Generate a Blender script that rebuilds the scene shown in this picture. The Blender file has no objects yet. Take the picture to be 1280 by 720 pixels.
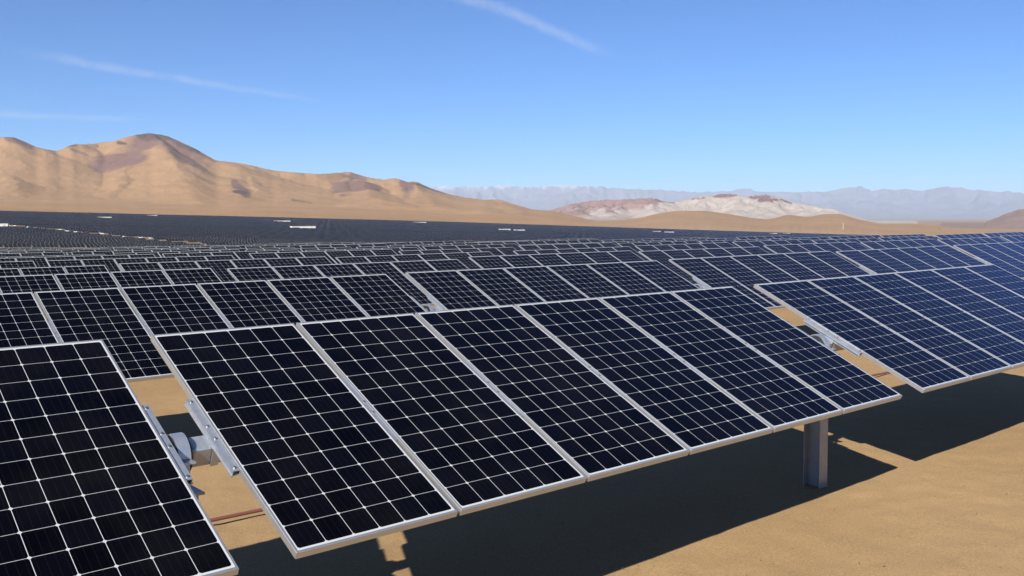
import bpy, math, random
import numpy as np
from mathutils import Vector, Matrix

random.seed(7)
rng = np.random.default_rng(7)
D = bpy.data
S = bpy.context.scene
COL = S.collection
RAD = math.radians

# ------------------------------------------------------------------ constants
CAM = np.array([-2.1226, -5.1442, 2.7357])
TILT = RAD(25.6)
CT, ST = math.cos(TILT), math.sin(TILT)
MW, PITCH, ML = 1.001, 1.0251, 2.117          # module width, module spacing, module length
CU, CV, MU, MV = 0.1600, 0.1719, 0.0205, 0.0271
TW = 5 * PITCH + MW                            # table width (six modules)
TUBE_Z = 1.439
CEN_Y, CEN_Z = -0.065, 1.562                   # centre of the module plane relative to the post foot
SUN_DIR = Vector((-0.742, -0.385, 0.548)).normalized()


# ------------------------------------------------------------------ noise (numpy)
def _hash(ix, iy, seed):
    h = (ix.astype(np.int64) * 374761393 + iy.astype(np.int64) * 668265263 + seed * 1442695041) & 0xFFFFFFFF
    h = ((h ^ (h >> 13)) * 1274126177) & 0xFFFFFFFF
    return ((h ^ (h >> 16)) & 0xFFFFFF) / float(0xFFFFFF)


def vnoise(x, y, seed=0):
    x = np.asarray(x, float); y = np.asarray(y, float)
    ix = np.floor(x); iy = np.floor(y)
    fx = x - ix; fy = y - iy
    fx = fx * fx * fx * (fx * (fx * 6 - 15) + 10); fy = fy * fy * fy * (fy * (fy * 6 - 15) + 10)
    a = _hash(ix, iy, seed); b = _hash(ix + 1, iy, seed); c = _hash(ix, iy + 1, seed); d = _hash(ix + 1, iy + 1, seed)
    return (a * (1 - fx) + b * fx) * (1 - fy) + (c * (1 - fx) + d * fx) * fy


def fbm(x, y, seed=0, oct=5, gain=.5):
    s = 0; a = 1; t = 0
    for o in range(oct):
        s = s + a * (vnoise(x * 2 ** o + 17.3 * o, y * 2 ** o - 9.1 * o, seed + o) * 2 - 1); t += a; a *= gain
    return s / t


def ridged(x, y, seed=0, oct=5, gain=.55):
    s = 0; a = 1; t = 0
    for o in range(oct):
        n = 1 - np.abs(vnoise(x * 2 ** o + 5.3 * o, y * 2 ** o + 3.7 * o, seed + o) * 2 - 1)
        s = s + a * n * n; t += a; a *= gain
    return s / t


def sstep(a, b, x):
    t = np.clip((np.asarray(x, float) - a) / (b - a), 0, 1)
    return t * t * (3 - 2 * t)


# ------------------------------------------------------------------ terrain height
RN_A = [-180, 0, 12, 26, 40, 60, 75, 180]
RN_R = [110, 110, 104, 80, 74, 66, 70, 110]
RE_A = [-180, 12, 21, 29, 37, 43.5, 51, 58, 68, 180]
RE_R = [1450, 1450, 1585, 1780, 1900, 1770, 1700, 1700, 2000, 2000]


def polar(x, y):
    dx = np.asarray(x, float) - CAM[0]; dy = np.asarray(y, float) - CAM[1]
    return np.degrees(np.arctan2(dx, dy)), np.hypot(dx, dy)


def gz(x, y):
    th, r = polar(x, y)
    y = np.asarray(y, float); x = np.asarray(x, float)
    near = -0.01726 * np.clip(y, -60, 400)
    re = np.interp(th, RE_A, RE_R)
    k = np.minimum(1, re * 1.02 / np.maximum(r, 1))
    fx = CAM[0] + (x - CAM[0]) * k; fy = CAM[1] + (y - CAM[1]) * k
    far = -9.3 - 0.0273 * fx + 0.0257 * fy
    far = np.clip(far, -70, 30)
    rn = np.interp(th, RN_A, RN_R)
    t = sstep(rn - 2, rn + 110, r)
    return near * (1 - t) + far * t


# ------------------------------------------------------------------ node helpers
class NT:
    def __init__(s, tree):
        s.t = tree; s.n = tree.nodes; s.l = tree.links

    def new(s, typ, **kw):
        n = s.n.new(typ)
        for k, v in kw.items():
            setattr(n, k, v)
        return n

    def put(s, sock, v):
        if hasattr(v, 'is_output') or isinstance(v, bpy.types.NodeSocket):
            s.l.new(v, sock)
        elif isinstance(v, (tuple, list)) and len(v) == 3 and sock.type == 'RGBA':
            sock.default_value = (*v, 1)
        else:
            sock.default_value = v

    def m(s, op, a, b=None, c=None, clamp=False):
        n = s.new('ShaderNodeMath', operation=op); n.use_clamp = clamp
        for i, v in enumerate((a, b, c)):
            if v is not None:
                s.put(n.inputs[i], v)
        return n.outputs[0]

    def vm(s, op, a, b=None):
        n = s.new('ShaderNodeVectorMath', operation=op)
        s.put(n.inputs[0], a)
        if b is not None:
            s.put(n.inputs[1], b)
        return n.outputs['Value'] if op in ('DOT_PRODUCT', 'LENGTH') else n.outputs['Vector']

    def mix(s, f, a, b, blend='MIX'):
        n = s.new('ShaderNodeMix', data_type='RGBA', blend_type=blend)
        s.put(n.inputs[0], f); s.put(n.inputs[6], a); s.put(n.inputs[7], b)
        return n.outputs[2]

    def noise(s, vec, scale, detail=4, rough=.55, col=False, dist=0):
        n = s.new('ShaderNodeTexNoise')
        if vec is not None:
            s.l.new(vec, n.inputs['Vector'])
        n.inputs['Scale'].default_value = scale; n.inputs['Detail'].default_value = detail
        n.inputs['Roughness'].default_value = rough; n.inputs['Distortion'].default_value = dist
        return n.outputs['Color' if col else 'Fac']

    def ramp(s, f, a, b, lo=0., hi=1., smooth=True):
        n = s.new('ShaderNodeMapRange'); n.interpolation_type = 'SMOOTHSTEP' if smooth else 'LINEAR'
        s.put(n.inputs[0], f)
        for i, v in zip((1, 2, 3, 4), (a, b, lo, hi)):
            s.put(n.inputs[i], v)
        return n.outputs[0]


def material(name):
    m = D.materials.new(name); m.use_nodes = True
    t = NT(m.node_tree)
    b = m.node_tree.nodes['Principled BSDF']
    return m, t, b


def coords(t, kind='Object'):
    return t.new('ShaderNodeTexCoord').outputs[kind]


def bump(t, b, h, strength, dist):
    n = t.new('ShaderNodeBump'); n.inputs['Strength'].default_value = strength; n.inputs['Distance'].default_value = dist
    t.l.new(h, n.inputs['Height']); t.l.new(n.outputs[0], b.inputs['Normal'])


# ------------------------------------------------------------------ materials
def mat_cells():
    m, t, b = material('solar_cells_under_glass')
    uv = t.new('ShaderNodeUVMap').outputs[0]
    sx = t.new('ShaderNodeSeparateXYZ'); t.l.new(uv, sx.inputs[0])
    u, v = sx.outputs[0], sx.outputs[1]
    cu = t.m('DIVIDE', t.m('SUBTRACT', u, MU), CU); cv = t.m('DIVIDE', t.m('SUBTRACT', v, MV), CV)
    fu = t.m('FRACT', cu); fv = t.m('FRACT', cv)
    du = t.m('MULTIPLY', t.m('MINIMUM', fu, t.m('SUBTRACT', 1, fu)), CU)
    dv = t.m('MULTIPLY', t.m('MINIMUM', fv, t.m('SUBTRACT', 1, fv)), CV)
    g1 = t.m('LESS_THAN', du, 0.0016); g2 = t.m('LESS_THAN', dv, 0.0012)
    g3 = t.m('LESS_THAN', t.m('ADD', du, dv), 0.0120)
    out = t.m('MAXIMUM', t.m('MAXIMUM', t.m('LESS_THAN', cu, 0), t.m('GREATER_THAN', cu, 6)),
              t.m('MAXIMUM', t.m('LESS_THAN', cv, 0), t.m('GREATER_THAN', cv, 12)))
    line = t.m('MAXIMUM', t.m('MAXIMUM', g1, g2), t.m('MAXIMUM', g3, out))
    # bus bars: four fine tinned ribbons per cell, a little dashed
    fb = t.m('FRACT', t.m('MULTIPLY', fu, 4))
    db = t.m('ABSOLUTE', t.m('SUBTRACT', fb, .5))
    bus = t.m('LESS_THAN', db, 0.018)
    dash = t.m('GREATER_THAN', t.m('FRACT', t.m('MULTIPLY', fv, 9)), .45)
    bus = t.m('MULTIPLY', bus, t.m('ADD', .35, t.m('MULTIPLY', dash, .65)))
    # per-cell tint
    info = t.new('ShaderNodeObjectInfo').outputs['Random']
    cmb = t.new('ShaderNodeCombineXYZ')
    t.l.new(t.m('FLOOR', cu), cmb.inputs[0]); t.l.new(t.m('FLOOR', cv), cmb.inputs[1])
    t.l.new(t.m('MULTIPLY', info, 91.7), cmb.inputs[2])
    wn = t.new('ShaderNodeTexWhiteNoise'); t.l.new(cmb.outputs[0], wn.inputs[0])
    tone = t.mix(wn.outputs[0], (0.0007, 0.0007, 0.0011), (0.0015, 0.0016, 0.0029))
    tone = t.mix(t.m('MULTIPLY', bus, .5), tone, (.016, .017, .020))
    # light dust film, blotchy
    pos = t.new('ShaderNodeNewGeometry').outputs['Position']
    dust = t.ramp(t.noise(pos, 2.2, 5, .6), .35, .8, 0.0, .010)
    tone = t.mix(dust, tone, (.25, .21, .15))
    sheet = t.mix(dust, (.36, .37, .37), (.26, .22, .16))
    t.put(b.inputs['Base Color'], t.mix(line, tone, sheet))
    rough = t.m('ADD', .10, t.m('MULTIPLY', t.noise(pos, 5, 3), .10))
    t.put(b.inputs['Roughness'], rough)
    b.inputs['Specular IOR Level'].default_value = .04
    fr = t.new('ShaderNodeFresnel'); fr.inputs['IOR'].default_value = 1.19
    gl = t.new('ShaderNodeBsdfGlossy'); gl.inputs['Color'].default_value = (.17, .245, .56, 1)   # blue nitride film on the silicon
    t.l.new(rough, gl.inputs['Roughness'])
    mx_ = t.new('ShaderNodeMixShader'); t.l.new(fr.outputs[0], mx_.inputs[0])
    t.l.new(b.outputs[0], mx_.inputs[1]); t.l.new(gl.outputs[0], mx_.inputs[2])
    t.l.new(mx_.outputs[0], m.node_tree.nodes['Material Output'].inputs['Surface'])
    return m


def mat_metal(name, base, rough, metallic, scale=9, var=.12, bumps=.0):
    m, t, b = material(name)
    c = coords(t)
    n = t.noise(c, scale, 4, .6)
    lo = tuple(x * (1 - var) for x in base); hi = tuple(min(1, x * (1 + var)) for x in base)
    t.put(b.inputs['Base Color'], t.mix(n, lo, hi))
    t.put(b.inputs['Roughness'], t.m('ADD', rough - .06, t.m('MULTIPLY', n, .12)))
    b.inputs['Metallic'].default_value = metallic
    if bumps:
        bump(t, b, n, bumps, .002)
    return m


def mat_sand():
    m, t, b = material('desert_sand')
    c = t.new('ShaderNodeNewGeometry').outputs['Position']
    big = t.noise(c, .22, 5, .6)
    mid = t.noise(c, 2.3, 6, .65)
    grit = t.noise(c, 26, 4, .8)
    vor = t.new('ShaderNodeTexVoronoi'); t.l.new(c, vor.inputs['Vector']); vor.inputs['Scale'].default_value = 38
    col = t.mix(t.ramp(big, .3, .7), (0.250, 0.158, 0.072), (0.294, 0.190, 0.090))
    col = t.mix(t.ramp(mid, .35, .75, 0, .28), col, (0.215, 0.136, 0.063))
    fine = t.noise(c, 62, 3, .85)
    col = t.mix(t.ramp(fine, .52, .68, 0, .6), col, (.36, .265, .155))
    col = t.mix(t.ramp(fine, .48, .32, 0, .6), col, (.135, .088, .044))
    col = t.mix(t.ramp(grit, .56, .72, 0, .5), col, (0.353, 0.255, 0.131))
    col = t.mix(t.ramp(grit, .42, .27, 0, .55), col, (0.133, 0.088, 0.041))
    sp = t.ramp(vor.outputs['Distance'], .10, .05, 0, .45)
    col = t.mix(t.m('MULTIPLY', sp, t.ramp(vor.outputs['Color'], .55, .7)), col, (0.122, 0.085, 0.046))
    # far away the plain is a paler, pinker gravel
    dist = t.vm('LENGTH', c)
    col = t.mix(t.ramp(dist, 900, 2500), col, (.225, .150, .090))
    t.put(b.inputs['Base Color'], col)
    b.inputs['Roughness'].default_value = .95
    b.inputs['Specular IOR Level'].default_value = .15
    h = t.m('ADD', t.m('MULTIPLY', mid, .7), t.m('MULTIPLY', grit, .22))
    bump(t, b, h, .55, .022)
    return m


def mat_rock(name, use):
    """hill sides: colours mixed by the rock-type attribute painted on the mesh (r, g, b = three rock kinds)"""
    m, t, b = material(name)
    base, c1, c2, c3 = use
    at = t.new('ShaderNodeAttribute'); at.attribute_name = 'rock'
    s = t.new('ShaderNodeSeparateColor'); t.l.new(at.outputs['Color'], s.inputs[0])
    p = t.new('ShaderNodeNewGeometry').outputs['Position']
    n = t.noise(p, .012, 7, .68)
    n2 = t.noise(p, .0022, 5, .6)
    col = t.mix(t.ramp(n2, .3, .7), tuple(x * .92 for x in base), tuple(min(1, x * 1.07) for x in base))
    for ch, c in zip(range(3), (c1, c2, c3)):
        f = t.ramp(t.m('ADD', s.outputs[ch], t.m('MULTIPLY', t.m('SUBTRACT', n, .5), .8)), .12, .95)
        f = t.m('MULTIPLY', f, t.m('MINIMUM', t.m('MULTIPLY', s.outputs[ch], 4), 1, clamp=True))
        col = t.mix(f, col, c)
    col = t.mix(t.ramp(n, .35, .75, 0, .22), col, tuple(x * .6 for x in base))
    t.put(b.inputs['Base Color'], col)
    b.inputs['Roughness'].default_value = 1
    b.inputs['Specular IOR Level'].default_value = .05
    bump(t, b, n, .5, 14)
    return m


def mat_plain(name, base, rough=.6, var=.1, scale=6):
    m, t, b = material(name)
    n = t.noise(coords(t), scale, 4)
    t.put(b.inputs['Base Color'], t.mix(n, tuple(x * (1 - var) for x in base), tuple(min(1, x * (1 + var)) for x in base)))
    b.inputs['Roughness'].default_value = rough
    return m


M_CELL = mat_cells()
M_ALU = mat_metal('anodised_aluminium', (.49, .49, .485), .40, .82, 14, .08)
M_GALV = mat_metal('galvanised_steel', (.38, .41, .46), .38, .70, 22, .2, .1)
M_POST = mat_metal('weathered_steel_post', (.30, .31, .33), .46, .6, 11, .25, .1)
M_SAND = mat_sand()
M_PLASTIC = mat_plain('black_bearing_plastic', (.018, .018, .02), .5)
M_WHITE = mat_plain('white_painted_steel', (.62, .61, .57), .5, .04)
M_GREY = mat_plain('grey_louvre_steel', (.33, .34, .35), .5)
M_CONC = mat_plain('pale_concrete', (.28, .25, .21), .9)
M_RED = mat_plain('reddish_plastic_conduit', (.13, .045, .035), .55, .25, 5)
M_STONE = mat_plain('desert_pebbles', (.15, .105, .065), .9, .35, 30)
M_BOLT = mat_metal('zinc_bolts', (.20, .21, .22), .4, .8)


# ------------------------------------------------------------------ mesh helper
class MB:
    def __init__(s):
        s.v = []; s.f = []; s.mi = []; s.uv = {}

    def quad(s, pts, mi=0, uv=None):
        b = len(s.v); s.v += [tuple(p) for p in pts]; s.f.append(tuple(range(b, b + len(pts)))); s.mi.append(mi)
        if uv:
            s.uv[len(s.f) - 1] = uv

    def box(s, lo, hi, mi=0, fn=None):
        x0, y0, z0 = lo; x1, y1, z1 = hi
        P = [(x0, y0, z0), (x1, y0, z0), (x1, y1, z0), (x0, y1, z0), (x0, y0, z1), (x1, y0, z1), (x1, y1, z1), (x0, y1, z1)]
        if fn:
            P = [fn(*p) for p in P]
        b = len(s.v); s.v += [tuple(p) for p in P]
        for f in ((0, 3, 2, 1), (4, 5, 6, 7), (0, 1, 5, 4), (1, 2, 6, 5), (2, 3, 7, 6), (3, 0, 4, 7)):
            s.f.append(tuple(b + i for i in f)); s.mi.append(mi)

    def prism(s, prof, x0, x1, mi=0, fn=None, closed=True):
        """profile (a, b) points swept along the first axis"""
        n = len(prof); b = len(s.v)
        for x in (x0, x1):
            for a, c in prof:
                p = (x, a, c); s.v.append(fn(*p) if fn else p)
        for i in range(n):
            j = (i + 1) % n
            s.f.append((b + i, b + j, b + n + j, b + n + i)); s.mi.append(mi)
        if closed:
            s.f.append(tuple(b + i for i in range(n))[::-1]); s.f.append(tuple(b + n + i for i in range(n))); s.mi += [mi, mi]

    def ring(s, r0, r1, x0, x1, a0, a1, cy, cz, n=28, mi=0, rot=0):
        full = abs(a1 - a0) > 6.28
        pts = []
        for i in range(n + 1):
            a = a0 + (a1 - a0) * i / n + rot
            pts.append((math.cos(a), math.sin(a)))
        b = len(s.v)
        for c, q in pts:
            for r, x in ((r0, x0), (r1, x0), (r1, x1), (r0, x1)):
                s.v.append((x, cy + c * r, cz + q * r))
        for i in range(n):
            for k in range(4):
                l = (k + 1) % 4
                s.f.append((b + 4 * i + k, b + 4 * i + l, b + 4 * i + 4 + l, b + 4 * i + 4 + k)); s.mi.append(mi)
        if not full:
            s.f.append((b, b + 1, b + 2, b + 3)); s.f.append((b + 4 * n + 3, b + 4 * n + 2, b + 4 * n + 1, b + 4 * n)); s.mi += [mi, mi]

    def mesh(s, name, mats, smooth=False):
        me = D.meshes.new(name)
        me.from_pydata(s.v, [], s.f)
        for m in mats:
            me.materials.append(m)
        me.polygons.foreach_set('material_index', s.mi)
        if s.uv:
            L = me.uv_layers.new(name='UVMap')
            for fi, uv in s.uv.items():
                for li, c in zip(me.polygons[fi].loop_indices, uv):
                    L.data[li].uv = c
        if smooth:
            me.polygons.foreach_set('use_smooth', [True] * len(me.polygons))
        me.update()
        fix_normals(me)
        return me


def fix_normals(me):
    import bmesh
    bm = bmesh.new(); bm.from_mesh(me)
    bmesh.ops.recalc_face_normals(bm, faces=bm.faces)
    bm.to_mesh(me); bm.free()


def link(name, me, parent=None, loc=(0, 0, 0)):
    o = D.objects.new(name, me); COL.objects.link(o)
    o.location = loc
    if parent:
        o.parent = parent
    return o


def tag(o, label=None, cat=None, group=None, kind=None):
    for k, v in (('label', label), ('category', cat), ('group', group), ('kind', kind)):
        if v:
            o[k] = v
    return o


def grid_mesh(name, X, Y, Z, mat, colors=None, wrap=False, smooth=True):
    n, m = X.shape
    co = np.stack([X, Y, Z], -1).reshape(-1, 3).astype(np.float32)
    i, j = np.meshgrid(np.arange(n if wrap else n - 1), np.arange(m - 1), indexing='ij')
    i2 = (i + 1) % n
    q = np.stack([i * m + j, i2 * m + j, i2 * m + j + 1, i * m + j + 1], -1).reshape(-1, 4)
    return raw_mesh(name, co, q, [mat], None, colors, smooth)


def raw_mesh(name, co, q, mats, mi=None, colors=None, smooth=False, uv=None):
    me = D.meshes.new(name)
    me.vertices.add(len(co)); me.vertices.foreach_set('co', np.ascontiguousarray(co, np.float32).ravel())
    me.loops.add(q.size); me.loops.foreach_set('vertex_index', np.ascontiguousarray(q, np.int32).ravel())
    me.polygons.add(len(q)); me.polygons.foreach_set('loop_start', np.arange(0, q.size, 4, dtype=np.int32))
    for m in mats:
        me.materials.append(m)
    if mi is not None:
        me.polygons.foreach_set('material_index', np.ascontiguousarray(mi, np.int32))
    if smooth:
        me.polygons.foreach_set('use_smooth', np.ones(len(q), bool))
    if colors is not None:
        a = me.attributes.new('rock', 'FLOAT_COLOR', 'POINT')
        c = np.concatenate([colors.reshape(-1, 3), np.ones((len(co), 1))], 1)
        a.data.foreach_set('color', c.astype(np.float32).ravel())
    if uv is not None:
        L = me.uv_layers.new(name='UVMap'); L.data.foreach_set('uv', np.ascontiguousarray(uv, np.float32).ravel())
    me.update(calc_edges=True); me.validate()
    return me


# ------------------------------------------------------------------ ground
def build_ground():
    az = np.radians(np.concatenate([np.linspace(-10, 95, 421), np.linspace(95, 350, 130)[1:-1]]))
    r = np.concatenate([[0.05], np.geomspace(.6, 3, 10)[:-1], np.arange(3, 20, .1), np.geomspace(20, 55000, 240)])
    A, R = np.meshgrid(az, r, indexing='ij')
    X = CAM[0] + np.sin(A) * R; Y = CAM[1] + np.cos(A) * R
    Z = gz(X, Y) + .03 * fbm(X * .35, Y * .35, 3, 3) * sstep(1, 6, R) + 0.010 * fbm(X * 1.1, Y * 1.1, 5, 4, .5) * sstep(80, 20, R) + .012 * fbm(X * 5, Y * 5, 15, 4, .6) * sstep(30, 12, R)
    o = link('ground', grid_mesh('ground', X, Y, Z, M_SAND, wrap=True))
    tag(o, kind='structure')


build_ground()


# ------------------------------------------------------------------ solar tables
def pl(u, v, w):
    """module-plane coordinates (u along row from table centre, v down the slope from its middle, w below the glass)"""
    return (u, CEN_Y - v * CT + w * ST, CEN_Z - v * ST - w * CT)


def plc(u, v, w):                 # same, relative to the module centre (used for a module's own mesh)
    return (u, -v * CT + w * ST, -v * ST - w * CT)


def frame_into(mb, fn, u0=0., mi=0, depth=.04):
    a, l = MW / 2, ML / 2
    lip, ch = .013, .002
    # long members full length, short members between them
    for sgn in (-1, 1):
        prof = [(0, ch), (ch, 0), (lip, 0), (lip, .007), (.0018 + ch, .007), (.0018 + ch, depth), (0, depth)]
        pts = [(sgn * (-a + p) + u0, q) for p, q in prof]
        n = len(pts); b = len(mb.v)
        for v in (-l, l):
            for pu, pw in pts:
                mb.v.append(fn(pu, v, pw))
        for i in range(n):
            j = (i + 1) % n
            mb.f.append((b + i, b + j, b + n + j, b + n + i)); mb.mi.append(mi)
        mb.f.append(tuple(b + i for i in range(n))); mb.f.append(tuple(b + n + i for i in range(n))); mb.mi += [mi, mi]
        pts = [(sgn * (-l + p), q) for p, q in prof]
        b = len(mb.v)
        for u in (-a + lip + .0004, a - lip - .0004):
            for pv, pw in pts:
                mb.v.append(fn(u + u0, pv, pw))
        for i in range(n):
            j = (i + 1) % n
            mb.f.append((b + i, b + j, b + n + j, b + n + i)); mb.mi.append(mi)
        mb.f.append(tuple(b + i for i in range(n))); mb.f.append(tuple(b + n + i for i in range(n))); mb.mi += [mi, mi]
        # outer skin at the corners so that the end of the module reads as one 40 mm face
        mb.box((-a + u0, sgn * l - (0.0018 if sgn > 0 else 0) + sgn * .0006, .0025), (a + u0, sgn * l + (0.0018 if sgn < 0 else 0) + sgn * .0006, depth), mi,
               lambda u, v, w: fn(u, v, w))


def glass_into(mb, fn, u0=0., mi=0, top=.0018, bot=.0065, inset=.0125):
    a, l = MW / 2 - inset, ML / 2 - inset
    f0 = len(mb.f)
    mb.box((-a + u0, -l, top), (a + u0, l, bot), mi, fn)
    for k in range(6):
        mb.uv[f0 + k] = [(.08, .08)] * 4
    mb.uv[f0] = [(p + MW / 2, q + ML / 2) for p, q in ((-a, -l), (-a, l), (a, l), (a, -l))]


mb = MB(); frame_into(mb, plc); ME_FRAME = mb.mesh('solar_panel', [M_ALU])
mb = MB(); glass_into(mb, plc); ME_GLASS = mb.mesh('cell_glass', [M_CELL])
mb = MB(); frame_into(mb, plc, mi=0); glass_into(mb, plc, mi=1); ME_PANEL = mb.mesh('solar_panel', [M_ALU, M_CELL])

PU = [(i - 2.5) * PITCH for i in range(6)]
# single-mesh table for the tiny far ones
mb = MB()
for u in PU:
    mb.box((u - MW / 2, -ML / 2, .0), (u + MW / 2, ML / 2, .04), 0, pl)
    glass_into(mb, pl, u, 1, -.004, .0005, .02)
mb.box((-TW / 2 - .18, -.06, TUBE_Z - .06), (TW / 2 + .18, .06, TUBE_Z + .06), 2)
mb.box((-TW / 2 - .27, -.08, -.3), (-TW / 2 - .12, .08, TUBE_Z - .061), 2)
ME_TINY = mb.mesh('solar_table', [M_ALU, M_CELL, M_GALV])

# torque tube: square tube turned with the modules
def tp(x, a, c):
    return (x, a * CT - c * ST, TUBE_Z + a * ST + c * CT)


mb = MB()
h, e = .064, .010
mb.prism([(-h + e, -h), (h - e, -h), (h, -h + e), (h, h - e), (h - e, h), (-h + e, h), (-h, h - e), (-h, -h + e)],
         -TW / 2 - .178, TW / 2 + .178, 0, tp)
ME_TUBE = mb.mesh('torque_tube', [M_GALV])


# rail under a seam (hat section); u=0 is the seam centre
def rail(edge=0):
    mb = MB()
    y0, y1 = -.335, .365
    f = lambda u, v, w: plc(u, v, w)
    fin = .0105
    if edge == 0:
        mb.box((-fin, y0, .004), (fin, y1, .041), 0, f)            # clamp strip filling the seam
        mb.box((-.05, y0, .0412), (.05, y1, .0465), 0, f)
    else:
        s = edge                                                   # open end of the table: strip stands outside the frame
        us = lambda a, b: (min(s * a, s * b), max(s * a, s * b))
        a, b = us(.002, .036); mb.box((a, y0, .010), (b, y1, .014), 0, f)
        a, b = us(.036, .040); mb.box((a, y0, .010), (b, y1, .041), 0, f)
        a, b = us(-.06, .0455); mb.box((a, y0, .0412), (b, y1, .0465), 0, f)
    mb.box((-.03, y0 + .02, .047), (-.026, y1 - .02, .0735), 0, f)
    mb.box((.026, y0 + .02, .047), (.030, y1 - .02, .0735), 0, f)
    mb.box((-.022, .0665, .047), (.022, .0705, .200), 0, f)
    return mb.mesh('mounting_rail', [M_GALV])


def bolt():
    mb = MB()
    n = 6; r = .008
    prof = [(r * math.cos(i * math.tau / n), r * math.sin(i * math.tau / n)) for i in range(n)]
    for ww in (-.008, 0):
        for p, q in prof:
            mb.v.append(plc(p, q, ww))
    for i in range(n):
        j = (i + 1) % n
        mb.f.append((i, j, n + j, n + i)); mb.mi.append(0)
    mb.f.append(tuple(range(n))); mb.mi.append(0)
    mb.f.append(tuple(n + i for i in range(n))); mb.mi.append(0)
    return mb.mesh('bolt', [M_BOLT])


ME_RAIL = {e: rail(e) for e in (-1, 0, 1)}
ME_BOLT = bolt()

# post: rolled H section under the gap left of the table, with a cap plate
PX = -TW / 2 - .19
mb = MB()
wx, wy, tk = .075, .092, .008
mb.box((PX - wx, -wy, -.5), (PX + wx, -wy + tk, 1.23), 0)
mb.box((PX - wx, wy - tk, -.5), (PX + wx, wy, 1.23), 0)
mb.box((PX - .004, -wy + tk + .0005, -.5), (PX + .004, wy - tk - .0005, 1.23), 0)
mb.box((PX - .085, -.16, 1.2305), (PX + .085, .16, 1.243), 0)
ME_POST = mb.mesh('post', [M_POST])

# bearing: galvanised strap over a dark plastic bush, bolted down through two feet
BX0, BX1 = PX - .040, PX + .030
mb = MB()
cz = TUBE_Z
mb.ring(.112, .121, BX0, BX1, -.05, math.pi + .05, 0, cz, 30)
for s in (-1, 1):
    yy = s * .111
    mb.box((BX0, min(yy, yy + s * .075), cz - .020), (BX1, max(yy, yy + s * .075), cz - .008), 0)
    mb.box((BX0 + .01, min(yy - .0, yy + s * .012), 1.244), (BX1 - .01, max(yy, yy + s * .012), cz - .0205), 0)
ME_STRAP = mb.mesh('bearing', [M_GALV], False)
mb = MB()
mb.ring(.092, .1115, BX0 - .03, BX1 + .012, 0, math.tau, 0, cz, 30)
ME_BUSH = mb.mesh('bush', [M_PLASTIC])

ORD = ['', 'front', 'second', 'third', 'fourth', 'fifth', 'sixth', 'seventh', 'eighth', 'ninth', 'tenth', 'eleventh', 'twelfth',
       'thirteenth', 'fourteenth', 'fifteenth', 'sixteenth', 'seventeenth', 'eighteenth', 'nineteenth', 'twentieth', 'twenty-first',
       'twenty-second', 'twenty-third']


def parts_near(root):
    for i, u in enumerate(PU):
        p = link('solar_panel', ME_FRAME, root, pl(u, 0, 0))
        link('cell_glass', ME_GLASS, p)
    for i in range(7):
        e = -1 if i == 0 else (1 if i == 6 else 0)
        u = (i - 3) * PITCH if e == 0 else e * TW / 2
        r = link('mounting_rail', ME_RAIL[e], root, pl(u, 0, 0))
        for v in ((-.30, -.05, .07, .34) if e else (-.05, .07)):
            link('bolt', ME_BOLT, r, plc(e * .02, v, .004 if e == 0 else .010))
    link('torque_tube', ME_TUBE, root)
    link('post', ME_POST, root)
    b = link('bearing', ME_STRAP, root)
    link('bush', ME_BUSH, b)


def parts_mid(root):
    for u in PU:
        link('solar_panel', ME_PANEL, root, pl(u, 0, 0))
    link('torque_tube', ME_TUBE, root)
    link('post', ME_POST, root)


def copy_tree(o, parent=None):
    c = o.copy(); COL.objects.link(c)
    if parent:
        c.parent = parent
    for ch in o.children:
        copy_tree(ch, c)
    return c


# positions of the near block ------------------------------------------------
YP = 6.49
near = []
row_start = {0: lambda n: {-1: -.30 - TW, 0: 0., 1: 6.55}.get(n, 6.55 + 6.5 * (n - 1))}
for k in range(0, 18):
    jit = 0 if k < 5 else random.uniform(-.5, .5)
    for n in range(-3, 16):
        x = row_start[k](n) if k in row_start else 6.5 * n - .14 * k + jit
        if k == 3 and n >= 3: x += .75
        if k == 4 and n >= 2: x += .3
        y = YP * k
        xc = x + TW / 2
        th0, _ = polar(x, y); th1, _ = polar(x + TW, y); th, r = polar(xc, y)
        if th1 < 11.0 or th0 > 70.5:
            continue
        if r > np.interp(th, RN_A, RN_R) + 4:
            continue
        dz = 0 if k < 2 else random.uniform(-.04, .04) * (1 if k < 5 else 1.6)
        near.append((k, n, xc, y, float(gz(xc, y)) + dz, float(r), float(th)))

GROUP_NEAR = 'solar tables on trackers in the near block'
proto = {}
count_in_row = {}
for k, n, xc, y, z, r, th in sorted(near, key=lambda q: (q[0], q[1])):
    lod = 'near' if r < 34 else 'mid'
    if lod not in proto:
        root = D.objects.new('solar_table', None); COL.objects.link(root)
        root.empty_display_size = .3
        (parts_near if lod == 'near' else parts_mid)(root)
        proto[lod] = root
    else:
        root = copy_tree(proto[lod])
    root.location = (xc, y, z)
    root.rotation_euler = (RAD(0 if k == 0 else random.uniform(-.6, .6)), RAD(0 if k == 0 else random.uniform(-.12, .12)), 0)
    i = count_in_row[k] = count_in_row.get(k, 0) + 1
    if k == 0:
        lab = ['black solar table cut off by the left picture edge, nearest to the viewer',
               'large six-panel black solar table above the visible steel post, whole in view',
               'bluish solar table right of the big front one, in the front row',
               'blue solar table corner cut off by the right picture edge, in the front row'][min(i - 1, 3)]
    else:
        pos = 'leftmost in view' if i == 1 else ORD[i] + ' from the left in view'
        lab = f'six-panel solar table in the {ORD[k + 1]} row from the front, {pos}'
    tag(root, lab, 'solar table', GROUP_NEAR)


# far block across the dip ---------------------------------------------------
def crest(th):
    return np.interp(th, [10, 12, 26, 40, 60, 70], [-.0262, -.0255, -.0240, -.0225, -.0222, -.022])


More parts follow.
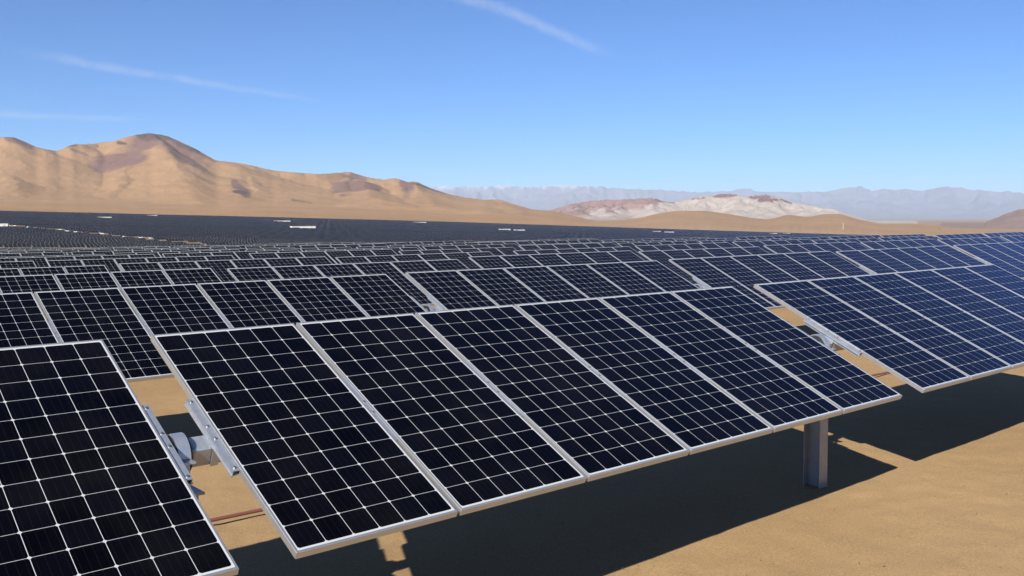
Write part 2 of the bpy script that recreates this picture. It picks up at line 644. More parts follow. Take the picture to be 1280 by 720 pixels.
CABINS = [   # x, y, length, height : white inverter stations standing in cleared bays of the far block
    (99.5, 480, 9, 2.5), (469, 925, 18, 2.3), (306, 573, 18, 2.5), (831, 1185, 24, 2.4), (550, 649, 12, 2.3), (546, 624, 11, 2.3),
    (846, 722, 12, 2.2), (826, 686, 13, 2.4), (1168, 778, 15, 2.2), (1240, 803, 15, 2.2), (280, 909, 12, 2.1), (447, 1253, 13, 2.2)]
fx, fy = [], []
for k in range(34, 340):
    y = 210 + 6.49 * (k - 34)
    j = rng.uniform(-.4, .4)
    xs = np.arange(30, 2400, 6.5) + j + (k * 1.7 % 3)
    fx.append(xs); fy.append(np.full(xs.shape, y))
fx = np.concatenate(fx); fy = np.concatenate(fy)
th, r = polar(fx, fy)
fz = gz(fx, fy)
elev = (fz + 2.0 - CAM[2]) / r
keep = (th > 11.2) & (th < 70) & (r > 265) & (r < np.interp(th, RE_A, RE_R) + 30 * (vnoise(th * .8, th * 0, 4) - .5)) & (elev > crest(th))
keep &= ~((np.abs(fx - 112) < 4.6) & (fy < 520))                       # service road running up the slope
for xr in (640, 1180):
    keep &= np.abs(fx - xr) > 4.5
for yr in (505, 760, 1010, 1290):
    keep &= np.abs(fy - yr) > 6
for x, y, w, hh in CABINS:
    keep &= ~((np.abs(fx - x) < w / 2 + 6) & (fy < y + 6) & (fy > y - 12 - .028 * y))
fx, fy, fz, th, r = fx[keep], fy[keep], fz[keep], th[keep], r[keep]
order = np.argsort(r)
n_ind = max(0, 300 - len(near))
ind, rest = order[:n_ind], order[n_ind:]
for i in ind:
    o = link('solar_table', ME_TINY, None, (fx[i], fy[i], fz[i]))
    o.rotation_euler = (RAD(random.uniform(-1, 1)), 0, 0)
    tag(o, 'tiny distant solar table in the first rows of the dark field across the dip', 'solar table',
        'tiny distant solar tables across the dip')


def far_stuff(idx):
    n = len(idx)
    x, y, z = fx[idx], fy[idx], fz[idx]
    base = []; quads = []; mi = []; uvs = []
    a, l = TW / 2, ML / 2
    til = TILT + np.radians(rng.normal(0, .8, n))
    ct, st = np.cos(til), np.sin(til)

    def P(u, v, w):
        return np.stack([x + u, y + CEN_Y - v * ct + w * st, z + CEN_Z - v * st - w * ct], -1)
    corners = [(-a, -l, 0), (a, -l, 0), (a, l, 0), (-a, l, 0), (-a, -l, .04), (a, -l, .04), (a, l, .04), (-a, l, .04)]
    faces = [(0, 1, 2, 3), (7, 6, 5, 4), (0, 4, 5, 1), (1, 5, 6, 2), (2, 6, 7, 3), (3, 7, 4, 0)]
    V = np.stack([P(*c) for c in corners], 1).reshape(-1, 3)
    off = (np.arange(n) * 8)[:, None, None]
    Q = (off + np.array(faces)[None]).reshape(-1, 4)
    base.append(V); quads.append(Q); mi.append(np.zeros(len(Q), int)); uvs.append(np.zeros((len(Q), 4, 2)))
    nb = len(V)
    for u in PU:
        g, k = MW / 2 - .028, ML / 2 - .045
        cs = [(-g, k), (g, k), (g, -k), (-g, -k)]
        V = np.stack([P(u + p, q, -.006) for p, q in cs], 1).reshape(-1, 3)
        Q = nb + (np.arange(n) * 4)[:, None] + np.arange(4)[None]
        base.append(V); quads.append(Q); mi.append(np.ones(n, int))
        uvs.append(np.tile(np.array([(p + MW / 2, q + ML / 2) for p, q in cs])[None], (n, 1, 1)))
        nb += len(V)
    # posts
    cs = [(-a - .25, -.08, -.5), (-a - .13, -.08, -.5), (-a - .13, -.08, 1.45), (-a - .25, -.08, 1.45)]
    V = np.concatenate([np.stack([np.stack([x + p, y + q, z + w], -1) for p, q, w in cs], 1),
                        np.stack([np.stack([x + p, y + .08, z + w], -1) for p, q, w in cs], 1)], 1).reshape(-1, 3)
    fc = [(0, 1, 2, 3), (5, 4, 7, 6), (4, 0, 3, 7), (1, 5, 6, 2)]
    Q = nb + ((np.arange(n) * 8)[:, None, None] + np.array(fc)[None]).reshape(-1, 4)
    base.append(V); quads.append(Q); mi.append(np.full(len(Q), 2)); uvs.append(np.zeros((len(Q), 4, 2)))
    me = raw_mesh('far_solar_tables', np.concatenate(base), np.concatenate(quads), [M_ALU, M_CELL, M_POST], np.concatenate(mi),
                  uv=np.concatenate(uvs).reshape(-1, 2))
    return me


o = link('far_solar_field', far_stuff(rest))
tag(o, 'dark far solar field covering the plain below the tan hills', 'solar field', kind='stuff')


# ------------------------------------------------------------------ inverter cabins
def cabin(x, y, L, H, label):
    z = float(gz(x, y))
    root = D.objects.new('inverter_cabin', None); COL.objects.link(root); root.location = (x, y, z)
    d = 2.6
    mb = MB(); mb.box((-L / 2 - .5, -d / 2 - .5, -1), (L / 2 + .5, d / 2 + .5, .35)); link('plinth', mb.mesh('plinth', [M_CONC]), root)
    mb = MB(); mb.box((-L / 2, -d / 2, .352), (L / 2, d / 2, H)); link('body', mb.mesh('body', [M_WHITE]), root)
    mb = MB(); mb.box((-L / 2 - .12, -d / 2 - .12, H + .002), (L / 2 + .12, d / 2 + .12, H + .14)); link('roof', mb.mesh('roof', [M_WHITE]), root)
    for i in range(3):
        dx = -L / 2 + L * (i + .5) / 3
        mb = MB(); mb.box((dx - .45, -d / 2 - .05, .5), (dx + .45, -d / 2 - .002, H - .5)); link('louvre_door', mb.mesh('louvre_door', [M_GREY]), root)
    tag(root, label, 'cabin', 'white inverter cabins in the far solar field')


CAB_LABELS = [
    'white inverter cabin cut off by the left picture edge, beside the brown service road',
    'white cabin high in the far field, left of centre, above the brightest long cabin',
    'brightest and longest-looking white inverter cabin, left of centre in the far solar field',
    'thin white cabin in the far field below the low brown hills, left of centre',
    'left one of two white cabins standing end to end at the picture centre',
    'right one of two white cabins standing end to end at the picture centre',
    'left one of two thin white cabins below the pink mountain, right of centre',
    'right one of two thin white cabins below the pink mountain, right of centre',
    'left one of two faint white cabins below the tan dunes',
    'right one of two faint white cabins below the tan dunes',
    'faint white cabin high on the far field below the left hill foot',
    'faint white cabin at the far edge below the main brown peak']
for c, lab in zip(CABINS, CAB_LABELS):
    cabin(*c, lab)

# thin mast at the foot of the dunes
mx, my = 1772, 1016
mz = float(gz(mx, my))
root = D.objects.new('lattice_mast', None); COL.objects.link(root); root.location = (mx, my, mz)
mb = MB()
for sx, sy in ((-.5, -.3), (.5, -.3), (0, .55)):
    mb.box((sx - .05, sy - .05, -1), (sx + .05, sy + .05, 21))
for i in range(20):
    zz = .5 + i
    mb.box((-.41, -.34, zz), (.41, -.26, zz + .09))
    mb.box((-.34, -.2, zz + .4), (-.2, .46, zz + .49)); mb.box((.2, -.2, zz + .7), (.34, .46, zz + .79))
link('lattice', mb.mesh('lattice', [M_WHITE]), root)
mb = MB(); mb.box((-.55, -.4, 21.002), (.55, .6, 21.2)); link('top_platform', mb.mesh('top_platform', [M_WHITE]), root)
tag(root, 'thin pale lattice mast standing at the foot of the tan dunes', 'mast')

# reddish conduit lying between the first two rows
mb = MB()
n, m = 60, 10
pts = []
for i in range(n + 1):
    x = -8 + 42 * i / n
    yv = 3.04 + .02 * math.sin(x * .9)
    pts.append((x, yv, float(gz(x, yv)) + .05 + .012 * math.sin(x * 1.7)))
for i, (x, yv, zv) in enumerate(pts):
    for j in range(m):
        a = math.tau * j / m
        mb.v.append((x, yv + .017 * math.cos(a), zv + .017 * math.sin(a)))
for i in range(n):
    for j in range(m):
        k = (j + 1) % m
        mb.f.append((i * m + j, i * m + k, i * m + m + k, i * m + m + j)); mb.mi.append(0)
mb.f.append(tuple(range(m))); mb.f.append(tuple(n * m + j for j in range(m))); mb.mi += [0, 0]
o = link('conduit', mb.mesh('conduit', [M_RED], True))
tag(o, 'thin reddish conduit lying on the sand in the gap between the front tables', 'conduit')

# pebbles on the sand
def pebbles():
    import bmesh
    bm = bmesh.new()
    for i in range(1300):
        x = random.uniform(-2, 16); y = random.uniform(-4.5, 5)
        s = random.choice((.003, .004, .005, .006)) * random.uniform(.7, 1.3)
        if random.random() < .02: s *= 2
        M = Matrix.Translation((x, y, float(gz(x, y)) + s * .1 + .005)) @ Matrix.Rotation(random.random() * 6, 4, 'Z') @ Matrix.Diagonal((s * random.uniform(.8, 1.6), s, s * .65, 1))
        bmesh.ops.create_icosphere(bm, subdivisions=1, radius=1, matrix=M)
    me = D.meshes.new('pebbles'); bm.to_mesh(me); bm.free(); me.materials.append(M_STONE)
    o = link('pebbles', me); tag(o, 'small scattered pebbles on the tan sand', 'pebbles', kind='stuff')


pebbles()

# ------------------------------------------------------------------ hills and mountains
LEFT = [(2, .050), (5.16, .05612), (8.55, .06854), (10.7, .07488), (12.19, .08019), (12.87, .0806), (13.32, .07713), (13.88, .07219), (14.46, .0702), (14.93, .0689),
        (15.66, .07531), (16.67, .07654), (17.69, .07931), (18.74, .08522), (19.59, .08795), (20.43, .08675), (21.15, .0815), (21.92, .07541),
        (23.22, .06213), (24.55, .05996), (26.35, .05288), (27.73, .05053), (29.12, .04896), (30.87, .05151), (31.95, .04568), (32.9, .04316),
        (33.62, .04481), (34.34, .04058), (34.82, .0414), (35.3, .03716), (36.02, .03204), (36.84, .02775), (37.72, .02427), (38.93, .0216),
        (39.91, .02148), (40.64, .01715), (41.85, .01105), (43.07, .00918), (44.53, .00305), (45.75, -.00219), (47.2, -.00745), (49, -.012)]
DUNE = [(36.7, -.006), (41, -.006), (43.56, -.00447), (46.95, -.0015), (48.4, .00085), (49.83, .00653), (50.78, .00806), (52.19, .00784), (53.59, .0043),
        (54.98, -.00003), (55.89, -.00179), (57.02, .00296), (58.14, .00037), (59.02, .00347), (59.89, .00333), (60.76, -.00159), (62.05, -.00651),
        (63.52, -.00664), (64.55, -.00829), (65.76, -.01069), (67.74, -.01458), (70, -.019)]
WHITE = [(39.5, -.004), (40.63, .00271), (43.07, .01088), (44.05, .01583), (45.5, .01984), (46.95, .02044), (47.92, .02112), (49.11, .02174), (50.06, .01738),
         (50.77, .01808), (51.72, .02207), (52.65, .02353), (53.35, .02585), (53.95, .02489), (54.5, .02146), (55.19, .02295), (55.87, .0236),
         (56.42, .02102), (57.01, .01681), (58.13, .01252), (59.45, .00823), (60.33, .00327), (61.62, -.00329), (62.47, -.00812), (64, -.014)]
RANGE = [(20, .02), (28.16, .02247), (32.41, .03228), (34.82, .03382), (36.51, .03622), (37.72, .03527), (39.67, .03675), (41.62, .03481), (43.57, .03705),
         (45.51, .03503), (47.91, .03204), (49.82, .02997), (51.71, .02789), (53.35, .0275), (54.5, .03051), (55.87, .02687), (57.67, .02639),
         (59.0, .02602), (60.08, .02969), (60.94, .031), (61.59, .02683), (62.43, .02813), (63.68, .02615), (64.5, .02664), (65.51, .02936),
         (66.51, .02669), (67.68, .02324), (68.53, .02369), (69.21, .02046), (71.42, .01751), (78, .018)]
RIGHT = [(65.2, -.024), (65.78, -.01918), (66.37, -.01533), (66.95, -.00923), (67.72, -.00322), (68.33, .00198), (68.86, .00564), (69.42, .00701), (70.34, .00976),
         (71.8, .00577), (73.58, -.00745), (75, -.02)]


def smooth_interp(th, prof, s):
    p = np.array(prof)
    f = np.linspace(p[0, 0], p[-1, 0], 3000); g = np.interp(f, p[:, 0], p[:, 1])
    w = max(1, int(s / (f[1] - f[0])))
    kern = np.hanning(2 * w + 1); kern /= kern.sum()
    g = np.convolve(np.pad(g, w, mode='edge'), kern, 'valid')
    return np.interp(th, f, g)


def hill(name, prof, r0, rp, r1, nth, nr, amp, nscale, seed, mat, paint, power=1.5, jag=.0008, sm=.25, spur=None, sink=2.0, smc=.35):
    """height field on a polar patch: rises from r0 to its ridge near rp and falls again to r1"""
    th = np.linspace(prof[0][0], prof[-1][0], nth)
    T = smooth_interp(th, prof, sm) + jag * fbm(th * 3.1, th * 0 + seed, seed, 5, .6)
    rp_t = rp * (1 + .12 * fbm(th * .22, th * 0 + 3, seed + 3, 3))
    s = np.linspace(0, 1, nr)
    r0_t = r0(th) if callable(r0) else np.full(nth, float(r0))
    s2 = s[None, :]
    split = .72
    R = np.where(s2 < split, r0_t[:, None] + (rp_t - r0_t)[:, None] * (s2 / split), rp_t[:, None] + (r1 - rp_t)[:, None] * ((s2 - split) / (1 - split)))
    TH = np.repeat(th[:, None], nr, 1)
    X = CAM[0] + np.sin(np.radians(TH)) * R; Y = CAM[1] + np.cos(np.radians(TH)) * R
    g = np.clip((R - r0_t[:, None]) / (rp_t - r0_t)[:, None], 0, 1)
    back = np.clip((R - rp_t[:, None]) / (r1 - rp_t)[:, None], 0, 1)
    shape = np.where(R <= rp_t[:, None], g ** power, (1 - back) ** 1.4)
    zb = gz(X, Y)
    Hm = np.maximum(T * rp_t + CAM[2] - gz(CAM[0] + np.sin(np.radians(th)) * rp_t, CAM[1] + np.cos(np.radians(th)) * rp_t), 2)[:, None]
    wx = X + 220 * fbm(X / nscale * .8, Y / nscale * .8, seed + 30, 3); wy = Y + 220 * fbm(X / nscale * .8 + 40, Y / nscale * .8, seed + 31, 3)
    rd = ridged(wx / nscale, wy / nscale, seed, 6, .5) - .5
    env = np.clip(shape * 1.6, 0, 1) * (1 - .55 * np.clip(shape, 0, 1))
    if spur is not None:
        h = spur(TH, R, Hm * shape, Hm, rp_t, r0_t, wx, wy) + Hm * amp * rd * env
    else:
        h = Hm * (shape + amp * rd * env)
    h = np.maximum(h, 0)
    # bring the skyline to its measured height, along each bearing
    for _ in range(7):
        e = (zb + h - CAM[2]) / R
        j = np.argmax(np.where(shape > .12, e, -9), 1); ii = np.arange(nth)
        need = T * R[ii, j] + CAM[2] - zb[ii, j]
        sc = np.clip(need / np.maximum(h[ii, j], 1), .2, 4)
        wn_ = max(1, int(smc / (th[1] - th[0]))); kk = np.hanning(2 * wn_ + 1); kk /= kk.sum()
        sc = np.convolve(np.pad(sc, wn_, mode='edge'), kk, 'valid')
        h = h * sc[:, None] ** (np.clip(shape * 1.6, .0, 1) ** 1.5)
    h = h + 1.6 * np.clip(g * 30, 0, 1) - sink * (1 - np.clip(g * 30, 0, 1)) - 40 * np.clip(back * 6 - 5, 0, 1)
    Z = zb + h
    colors = paint(TH, R, X, Y, np.clip(h / np.maximum(Hm, 1), 0, 1.5), g, (Z - CAM[2]) / R)
    o = link(name, grid_mesh(name, X, Y, Z, mat, colors))
    tag(o, kind='structure')
    return o


def blob(TH, E, t, e, wt, we, X, Y, sc, seed, soft=.8):
    d = ((TH - t) / wt) ** 2 + ((E - e) / we) ** 2
    return np.clip(1.25 - d + soft * fbm(X / sc, Y / sc, seed, 5, .6), 0, 1)


def seg(TH, E, a, b, w, X, Y, sc, seed, soft=.9):
    """mask along a line in bearing/elevation (elevation stretched so that both axes count alike)"""
    k = 57.3
    px, py = TH - a[0], (E - a[1]) * k; vx, vy = b[0] - a[0], (b[1] - a[1]) * k
    q = np.clip((px * vx + py * vy) / (vx * vx + vy * vy), 0, 1)
    d = np.hypot(px - q * vx, py - q * vy) / w
    return np.clip(1.2 - d + soft * fbm(X / sc, Y / sc, seed, 6, .62), 0, 1)


def paint_left(TH, R, X, Y, hh, g, E):
    n = fbm(X / 300, Y / 300, 11, 6, .6)
    rock = np.zeros(TH.shape)            # purple-brown outcrops
    for i, (a, b, w) in enumerate((((20.2, .084), (18.6, .064), .70), ((18.9, .066), (16.9, .053), .62), ((20.4, .084), (21.9, .070), .62), ((21.2, .072), (22.8, .058), .42),
                                   ((31.3, .044), (30.4, .036), .55), ((30.6, .039), (32.4, .035), .40), ((34.0, .041), (34.4, .037), .30),
                                   ((35.3, .036), (36.6, .030), .20), ((24.2, .040), (24.9, .029), .22), ((15.6, .071), (16.4, .066), .16), ((16.8, .056), (17.1, .050), .16),
                                   ((12.6, .079), (13.6, .072), .22), ((27.5, .0225), (28.6, .0195), .14))):
        rock = np.maximum(rock, seg(TH, E, a, b, w * 1.0, X, Y, 300, 21 + i, 1.5))
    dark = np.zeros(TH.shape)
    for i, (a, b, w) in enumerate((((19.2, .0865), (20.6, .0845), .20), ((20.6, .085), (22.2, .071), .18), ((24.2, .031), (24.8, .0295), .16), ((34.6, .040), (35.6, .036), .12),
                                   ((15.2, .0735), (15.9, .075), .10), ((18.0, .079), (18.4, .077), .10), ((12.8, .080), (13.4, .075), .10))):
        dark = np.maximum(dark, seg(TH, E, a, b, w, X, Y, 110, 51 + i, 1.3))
    crop = np.clip(fbm(X / 170, Y / 170, 77, 6, .62) * 3.2 - 1.0, 0, 1) * sstep(.02, .05, E)
    rock = np.maximum(rock, crop * .45)
    pale = np.clip(.35 - E / .06 + 1.1 * n, 0, 1) * .8
    return np.stack([np.clip(rock, 0, 1), np.clip(dark, 0, 1), pale], -1)


def paint_dune(TH, R, X, Y, hh, g, E):
    st = fbm(TH * 6, R / 500, 4, 4)
    return np.stack([np.clip(st * .8, 0, 1), np.zeros(TH.shape), np.clip(.55 - hh + .5 * st, 0, 1)], -1)


def paint_white(TH, R, X, Y, hh, g, E):
    n = fbm(X / 420, Y / 420, 14, 6, .65)
    pink = np.zeros(TH.shape)
    for i, (a, b, w) in enumerate((((42.2, .008), (45.5, .017), .55), ((45.0, .017), (49.2, .019), .42), ((46.5, .012), (48.6, .013), .30), ((43.5, .006), (45.2, .008), .3))):
        pink = np.maximum(pink, seg(TH, E, a, b, w, X, Y, 380, 70 + i, 1.1))
    cap = np.zeros(TH.shape)
    for i, (a, b, w) in enumerate((((52.8, .0232), (54.1, .0248), .14), ((54.9, .0222), (55.9, .0222), .17), ((55.4, .0190), (56.4, .0185), .14), ((51.5, .0205), (52.2, .0215), .07),
                                   ((56.6, .0190), (57.2, .0150), .07), ((49.3, .0205), (50.4, .017), .10))):
        cap = np.maximum(cap, seg(TH, E, a, b, w, X, Y, 240, 90 + i, .9))
    relief_shade = ridged(X / 260, Y / 260, 66, 5, .6)  # hollows darkened in the colour, since the frontally lit slopes look flat
    tan = np.clip(np.clip(1.0 - hh * 3.2 + .9 * n, 0, 1) + np.clip(.62 - relief_shade, 0, 1) * .8, 0, 1)  # real tan foot of the slope, plus the painted relief shade
    return np.stack([np.clip(pink, 0, 1), np.clip(cap, 0, 1), tan * .9], -1)


def paint_range(TH, R, X, Y, hh, g, E):
    st = fbm(TH * 3, R / 2500, 6, 5, .65)
    snow = np.clip((E - .0315) / .006 + 1.2 * st, 0, 1) * sstep(61, 50, TH) * .7
    return np.stack([snow, np.clip(st, 0, 1), np.zeros(TH.shape)], -1)


def ridge_hill(name, prof, rp, rvar, wk, spurs, r0, r1, nth, nr, warps, seed, mat, paint, sm=.14, jag=.0005, lift=1.6, sink=3.0, step=.12, smc=.9, spw=.66, fine_amp=9., fine_sc=170.):
    """hills grown from their crest lines: the crest and the spurs are 3-D polylines, the flanks fall away from them in concave slopes"""
    th = np.linspace(prof[0][0], prof[-1][0], nth)
    tgt = lambda a: smooth_interp(a, prof, sm) + jag * fbm(a * 3.1, a * 0 + seed, seed, 5, .6)
    rad = lambda a: rp * (1 + rvar * fbm(a * .35, a * 0 + 3.3, seed + 3, 3))
    xy = lambda a, r: (CAM[0] + np.sin(np.radians(a)) * r, CAM[1] + np.cos(np.radians(a)) * r)

    def crest_h(a):
        r = rad(a); x, y = xy(a, r)
        return np.maximum(tgt(a) * r + CAM[2] - gz(x, y), 1.0)
    P = []
    ca = np.arange(prof[0][0] - .3, prof[-1][0] + .3, step)
    x, y = xy(ca, rad(ca)); Hc = crest_h(ca)
    P.append(np.stack([x, y, Hc, wk[0] + wk[1] * Hc], 1))
    for t0, drop0, t1, rf, share, end in spurs:
        n = 46
        q = np.linspace(0, 1, n)
        a = t0 + (t1 - t0) * q + .25 * (t1 - t0) * fbm(q * 3, q * 0 + t0 * 7, seed + 9, 3) * q
        ra = float(rad(np.array([t0]))[0])
        r = ra + (rf - ra) * (drop0 + (1 - drop0) * q)
        H0 = float(crest_h(np.array([t0]))[0]) * share
        H = H0 * (end + (1 - end) * (1 - q) ** 1.25) * (1 + .10 * fbm(q * 5, q * 0 + t0, seed + 12, 3))
        x, y = xy(a, r)
        P.append(np.stack([x, y, H, (wk[0] + wk[1] * H) * spw], 1))
    P = np.concatenate(P)
    s = np.linspace(0, 1, nr)
    r0_t = r0(th) if callable(r0) else np.full(nth, float(r0))
    R = r0_t[:, None] + (r1 - r0_t)[:, None] * (s[None] ** 1.0)
    TH = np.repeat(th[:, None], nr, 1)
    X, Y = xy(TH, R)
    zb = gz(X, Y)
    wx, wy = X.copy(), Y.copy()
    for amp, sc in warps:
        wx = wx + amp * fbm(X / sc, Y / sc, seed + 30, 5, .55); wy = wy + amp * fbm(X / sc + 40, Y / sc - 17, seed + 31, 5, .55)
    h = np.zeros(X.shape); soft = wk[0] * .03
    for px, py, H, w in P:
        d = np.sqrt((wx - px) ** 2 + (wy - py) ** 2 + soft * soft) - soft
        np.maximum(h, H * np.exp(-d / w), out=h)
    h = h + fine_amp * (ridged(wx / fine_sc, wy / fine_sc, seed + 60, 5, .6) - .55) * np.clip(h / (12 * fine_amp), 0, 1)
    for it in range(3):                       # hold the measured skyline, slowly varying along the bearing
        e = (zb + h - CAM[2]) / R
        j = np.argmax(e, 1); ii = np.arange(nth)
        need = tgt(th) * R[ii, j] + CAM[2] - zb[ii, j]
        sc = np.clip(need / np.maximum(h[ii, j], 1), .4, 2)
        n_ = max(1, int((smc if it < 2 else smc * .4) / (th[1] - th[0]))); kk = np.hanning(2 * n_ + 1); kk /= kk.sum()
        sc = np.convolve(np.pad(sc, n_, mode='edge'), kk, 'valid')
        h = h * sc[:, None]
    g = (R - r0_t[:, None]) / (r1 - r0_t)[:, None]
    Hm = crest_h(th)[:, None]
    h = h * sstep(0, .10, g) * sstep(1, .9, g) + lift * np.clip(g * 40, 0, 1) - sink * (1 - np.clip(g * 40, 0, 1)) - 4 * sink * np.clip(g * 30 - 29, 0, 1)
    Z = zb + h
    colors = paint(TH, R, X, Y, np.clip(h / np.maximum(Hm, 1), 0, 1.5), g, (Z - CAM[2]) / R)
    o = link(name, grid_mesh(name, X, Y, Z, mat, colors))
    tag(o, kind='structure')
    return o


def auto_spurs(a0, a1, gap, rp, depth, seed):
    r_ = random.Random(seed); out = []; a = a0
    while a < a1:
        t = a + r_.uniform(-.3, .3) * gap
        out.append((t, 0.0, t + r_.uniform(-.9, 1.3) * gap, rp - depth * r_.uniform(.5, 1.0), r_.uniform(.86, .98), r_.uniform(.05, .25)))
        a += gap * r_.uniform(.6, 1.3)
    return out


# bearing at the crest, start, bearing at the foot, radius of the foot, share of the crest height, share left at the foot
LEFT_SPURS = [(19.6, 0, 22.8, 3000, .99, .12), (19.4, 0, 17.2, 3200, .86, .15), (20.2, .0, 20.0, 3500, .80, .25), (16.6, 0, 14.6, 3100, .74, .15),
              (12.5, 0, 13.2, 3000, .76, .15), (24.5, 0, 25.6, 3200, .92, .2), (27.0, 0, 28.4, 3300, .9, .2),
              (30.8, 0, 30.0, 3400, .97, .22), (31.0, 0, 32.6, 3300, .96, .3), (34.2, 0, 33.6, 3400, .97, .25), (34.6, 0, 36.0, 3200, .95, .3), (37.0, 0, 38.4, 3000, .92, .3),
              (40.0, 0, 41.6, 2900, .92, .3), (22.6, .35, 24.5, 3250, .36, .55), 
              (29.0, .4, 29.6, 3000, .3, .4)]

rk_left = mat_rock('tan_hill_rock', ((.258, .158, .083), (.138, .082, .066), (.075, .050, .042), (.285, .192, .125)))
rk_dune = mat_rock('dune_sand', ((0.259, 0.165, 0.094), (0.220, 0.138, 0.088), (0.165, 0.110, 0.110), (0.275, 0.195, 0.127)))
rk_white = mat_rock('pale_banded_rock', ((.315, .262, .220), (.190, .105, .088), (.115, .055, .050), (.235, .165, .115)))
rk_range = mat_rock('far_range_rock', ((.160, .148, .178), (.46, .46, .48), (.205, .182, .195), (.17, .17, .17)))
rk_right = mat_rock('pinkish_hill_rock', ((.188, .130, .108), (.150, .105, .092), (.11, .08, .08), (.21, .152, .122)))

edge = lambda th: np.interp(th, RE_A, RE_R) + 40
ridge_hill('hills', LEFT, 4700, .10, (300, 1.25), LEFT_SPURS, edge, 6400, 900, 240, ((34, 650), (15, 150)), 41, rk_left, paint_left, .07, .0004, spw=.92)
hill('dunes', DUNE, edge, 3100, 4300, 520, 70, .30, 500, 52, rk_dune, paint_dune, 1.2, .0003, .35)
ridge_hill('mountain', WHITE, 8200, .05, (170, .9), auto_spurs(40.5, 62, .75, 8200, 2300, 5), 5000, 10500, 700, 200, ((150, 520), (60, 170)), 63, rk_white, paint_white, .10, .0007)
ridge_hill('mountain_range', RANGE, 31000, .06, (900, 1.3), auto_spurs(20, 78, 1.5, 31000, 7500, 8), 21000, 38500, 800, 130, ((750, 2700), (250, 850)), 74, rk_range, paint_range,
           .08, .0019, 0, 60, .15, .5, fine_amp=45., fine_sc=900.)
ridge_hill('hillside', RIGHT, 5600, .04, (220, 1.0), auto_spurs(66, 74, 1.0, 5600, 1600, 3), 3600, 7600, 260, 120, ((110, 420), (34, 120)), 85, rk_right, paint_dune, .15, .0006, smc=.25)

# ------------------------------------------------------------------ haze
HZ = 2.9e-5
mb = MB(); mb.box((-58000, -58000, -75), (58000, 58000, 1330))
m = D.materials.new('desert_haze'); m.use_nodes = True
m.node_tree.nodes.clear()
t = NT(m.node_tree)
out = t.new('ShaderNodeOutputMaterial'); pv = t.new('ShaderNodeVolumePrincipled')
pv.inputs['Color'].default_value = (.70, .84, 1, 1); pv.inputs['Density'].default_value = HZ
pv.inputs['Anisotropy'].default_value = .0
t.l.new(pv.outputs[0], out.inputs['Volume'])
o = link('haze', mb.mesh('haze', [m])); tag(o, kind='stuff', label='thin pale desert haze in front of the far mountains')

# ------------------------------------------------------------------ sky, sun
W = D.worlds.new('World'); S.world = W; W.use_nodes = True
t = NT(W.node_tree)
bg = W.node_tree.nodes['Background']
sky = t.new('ShaderNodeTexSky', sky_type='NISHITA')
sky.sun_disc = False
sky.sun_elevation = math.asin(SUN_DIR.z)
sky.sun_rotation = math.atan2(SUN_DIR.x, SUN_DIR.y)
sky.altitude = 2600; sky.air_density = 1.0; sky.dust_density = .5; sky.ozone_density = 4.0
d = t.vm('NORMALIZE', coords(t, 'Generated'))


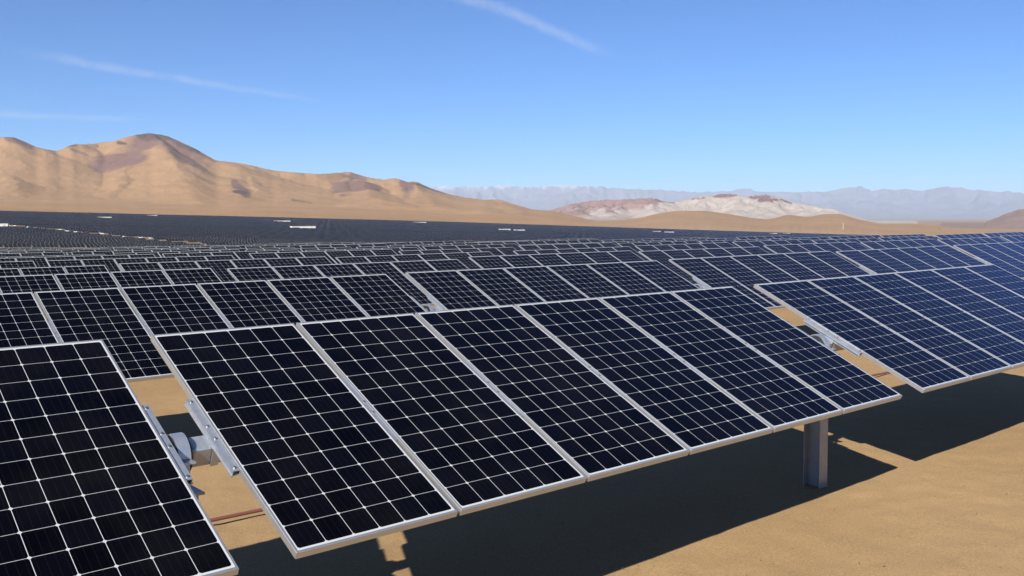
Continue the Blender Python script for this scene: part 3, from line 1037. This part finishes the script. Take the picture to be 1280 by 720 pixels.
def contrail(p, q, width, strength, seed, c0=.0, curve=0.):
    """faint ice trail along the great circle from bearing/elevation p to q"""
    f = lambda ae: Vector((math.sin(RAD(ae[0])) * math.cos(RAD(ae[1])), math.cos(RAD(ae[0])) * math.cos(RAD(ae[1])), math.sin(RAD(ae[1]))))
    a, b = f(p), f(q); n = a.cross(b).normalized(); mid = (a + b).normalized(); al = n.cross(mid)
    half = a.angle(b) / 2
    s = t.vm('DOT_PRODUCT', d, tuple(n)); l = t.vm('DOT_PRODUCT', d, tuple(al))
    wob = t.noise(d, 9 + seed, 4, .6)
    s = t.m('ADD', s, t.m('MULTIPLY', t.m('SUBTRACT', wob, .5), width * 1.6))
    if curve:
        s = t.m('ADD', s, t.m('MULTIPLY', t.m('MULTIPLY', l, l), curve))
    taper = t.ramp(l, -half * 1.0, half * 1.0, 1.0, .55, False)
    k = t.ramp(t.m('ABSOLUTE', s), 0, t.m('MULTIPLY', taper, width), 1, 0)
    ends = t.m('MULTIPLY', t.ramp(l, -half * 1.15, -half * .6), t.ramp(l, half * .55, half * 1.1, 1, 0))
    front = t.m('GREATER_THAN', t.vm('DOT_PRODUCT', d, tuple(mid)), 0)
    wisps = t.ramp(t.noise(d, 30 + seed, 6, .7), .32, .66, .4, 1)
    return t.m('MULTIPLY', t.m('MULTIPLY', t.m('MULTIPLY', k, ends), t.m('MULTIPLY', front, wisps)), strength)


CONTRAILS = [contrail((36.4, 13.6), (46.8, 9.8), .0115, .26, 1), contrail((13.3, 9.05), (29.5, 7.0), 0.0075, .21, 2, curve=.03),
             contrail((9, 5.75), (20, 5.85), .006, .2, 3)]
cov = CONTRAILS[0]
for c in CONTRAILS[1:]:
    cov = t.m('MAXIMUM', cov, c)
t.put(bg.inputs['Color'], t.mix(cov, t.mix(1.0, sky.outputs[0], (.52, .84, 1.20), 'MULTIPLY'), (7.5, 8.0, 8.6)))
bg.inputs['Strength'].default_value = .05

L = D.lights.new('sun', 'SUN'); L.energy = 5.0; L.angle = RAD(.53); L.color = (1, .95, .87)
so = D.objects.new('sun', L); COL.objects.link(so)
so.rotation_euler = SUN_DIR.to_track_quat('Z', 'Y').to_euler(); so.location = (-30, -20, 40)

# ------------------------------------------------------------------ camera
cam = D.cameras.new('camera'); co = D.objects.new('camera', cam); COL.objects.link(co)
right = Vector((0.7589180142618746, -0.6511444377668383, -0.007373519791881139))
up = Vector((0.05267268142068238, 0.05009677132939039, 0.9973544516040052))
back = Vector((-0.6490524141090367, -0.7572986429854995, 0.07231686574757423))
M = Matrix((right, up, back)).transposed().to_4x4(); M.translation = Vector(CAM)
co.matrix_world = M
cam.sensor_width = 36; cam.lens = 32.898; cam.clip_start = .05; cam.clip_end = 200000
S.camera = co

S.view_settings.view_transform = 'Standard'; S.view_settings.look = 'None'
S.view_settings.exposure = 1.1; S.view_settings.gamma = 1
S.render.engine = 'CYCLES'
S.cycles.use_denoising = True
S.cycles.denoiser = 'OPENIMAGEDENOISE'; S.cycles.denoising_input_passes = 'RGB_ALBEDO_NORMAL'; S.cycles.denoising_prefilter = 'ACCURATE'
S.cycles.max_bounces = 6; S.cycles.diffuse_bounces = 2; S.cycles.glossy_bounces = 3; S.cycles.volume_bounces = 0
S.render.filter_size = 1.5
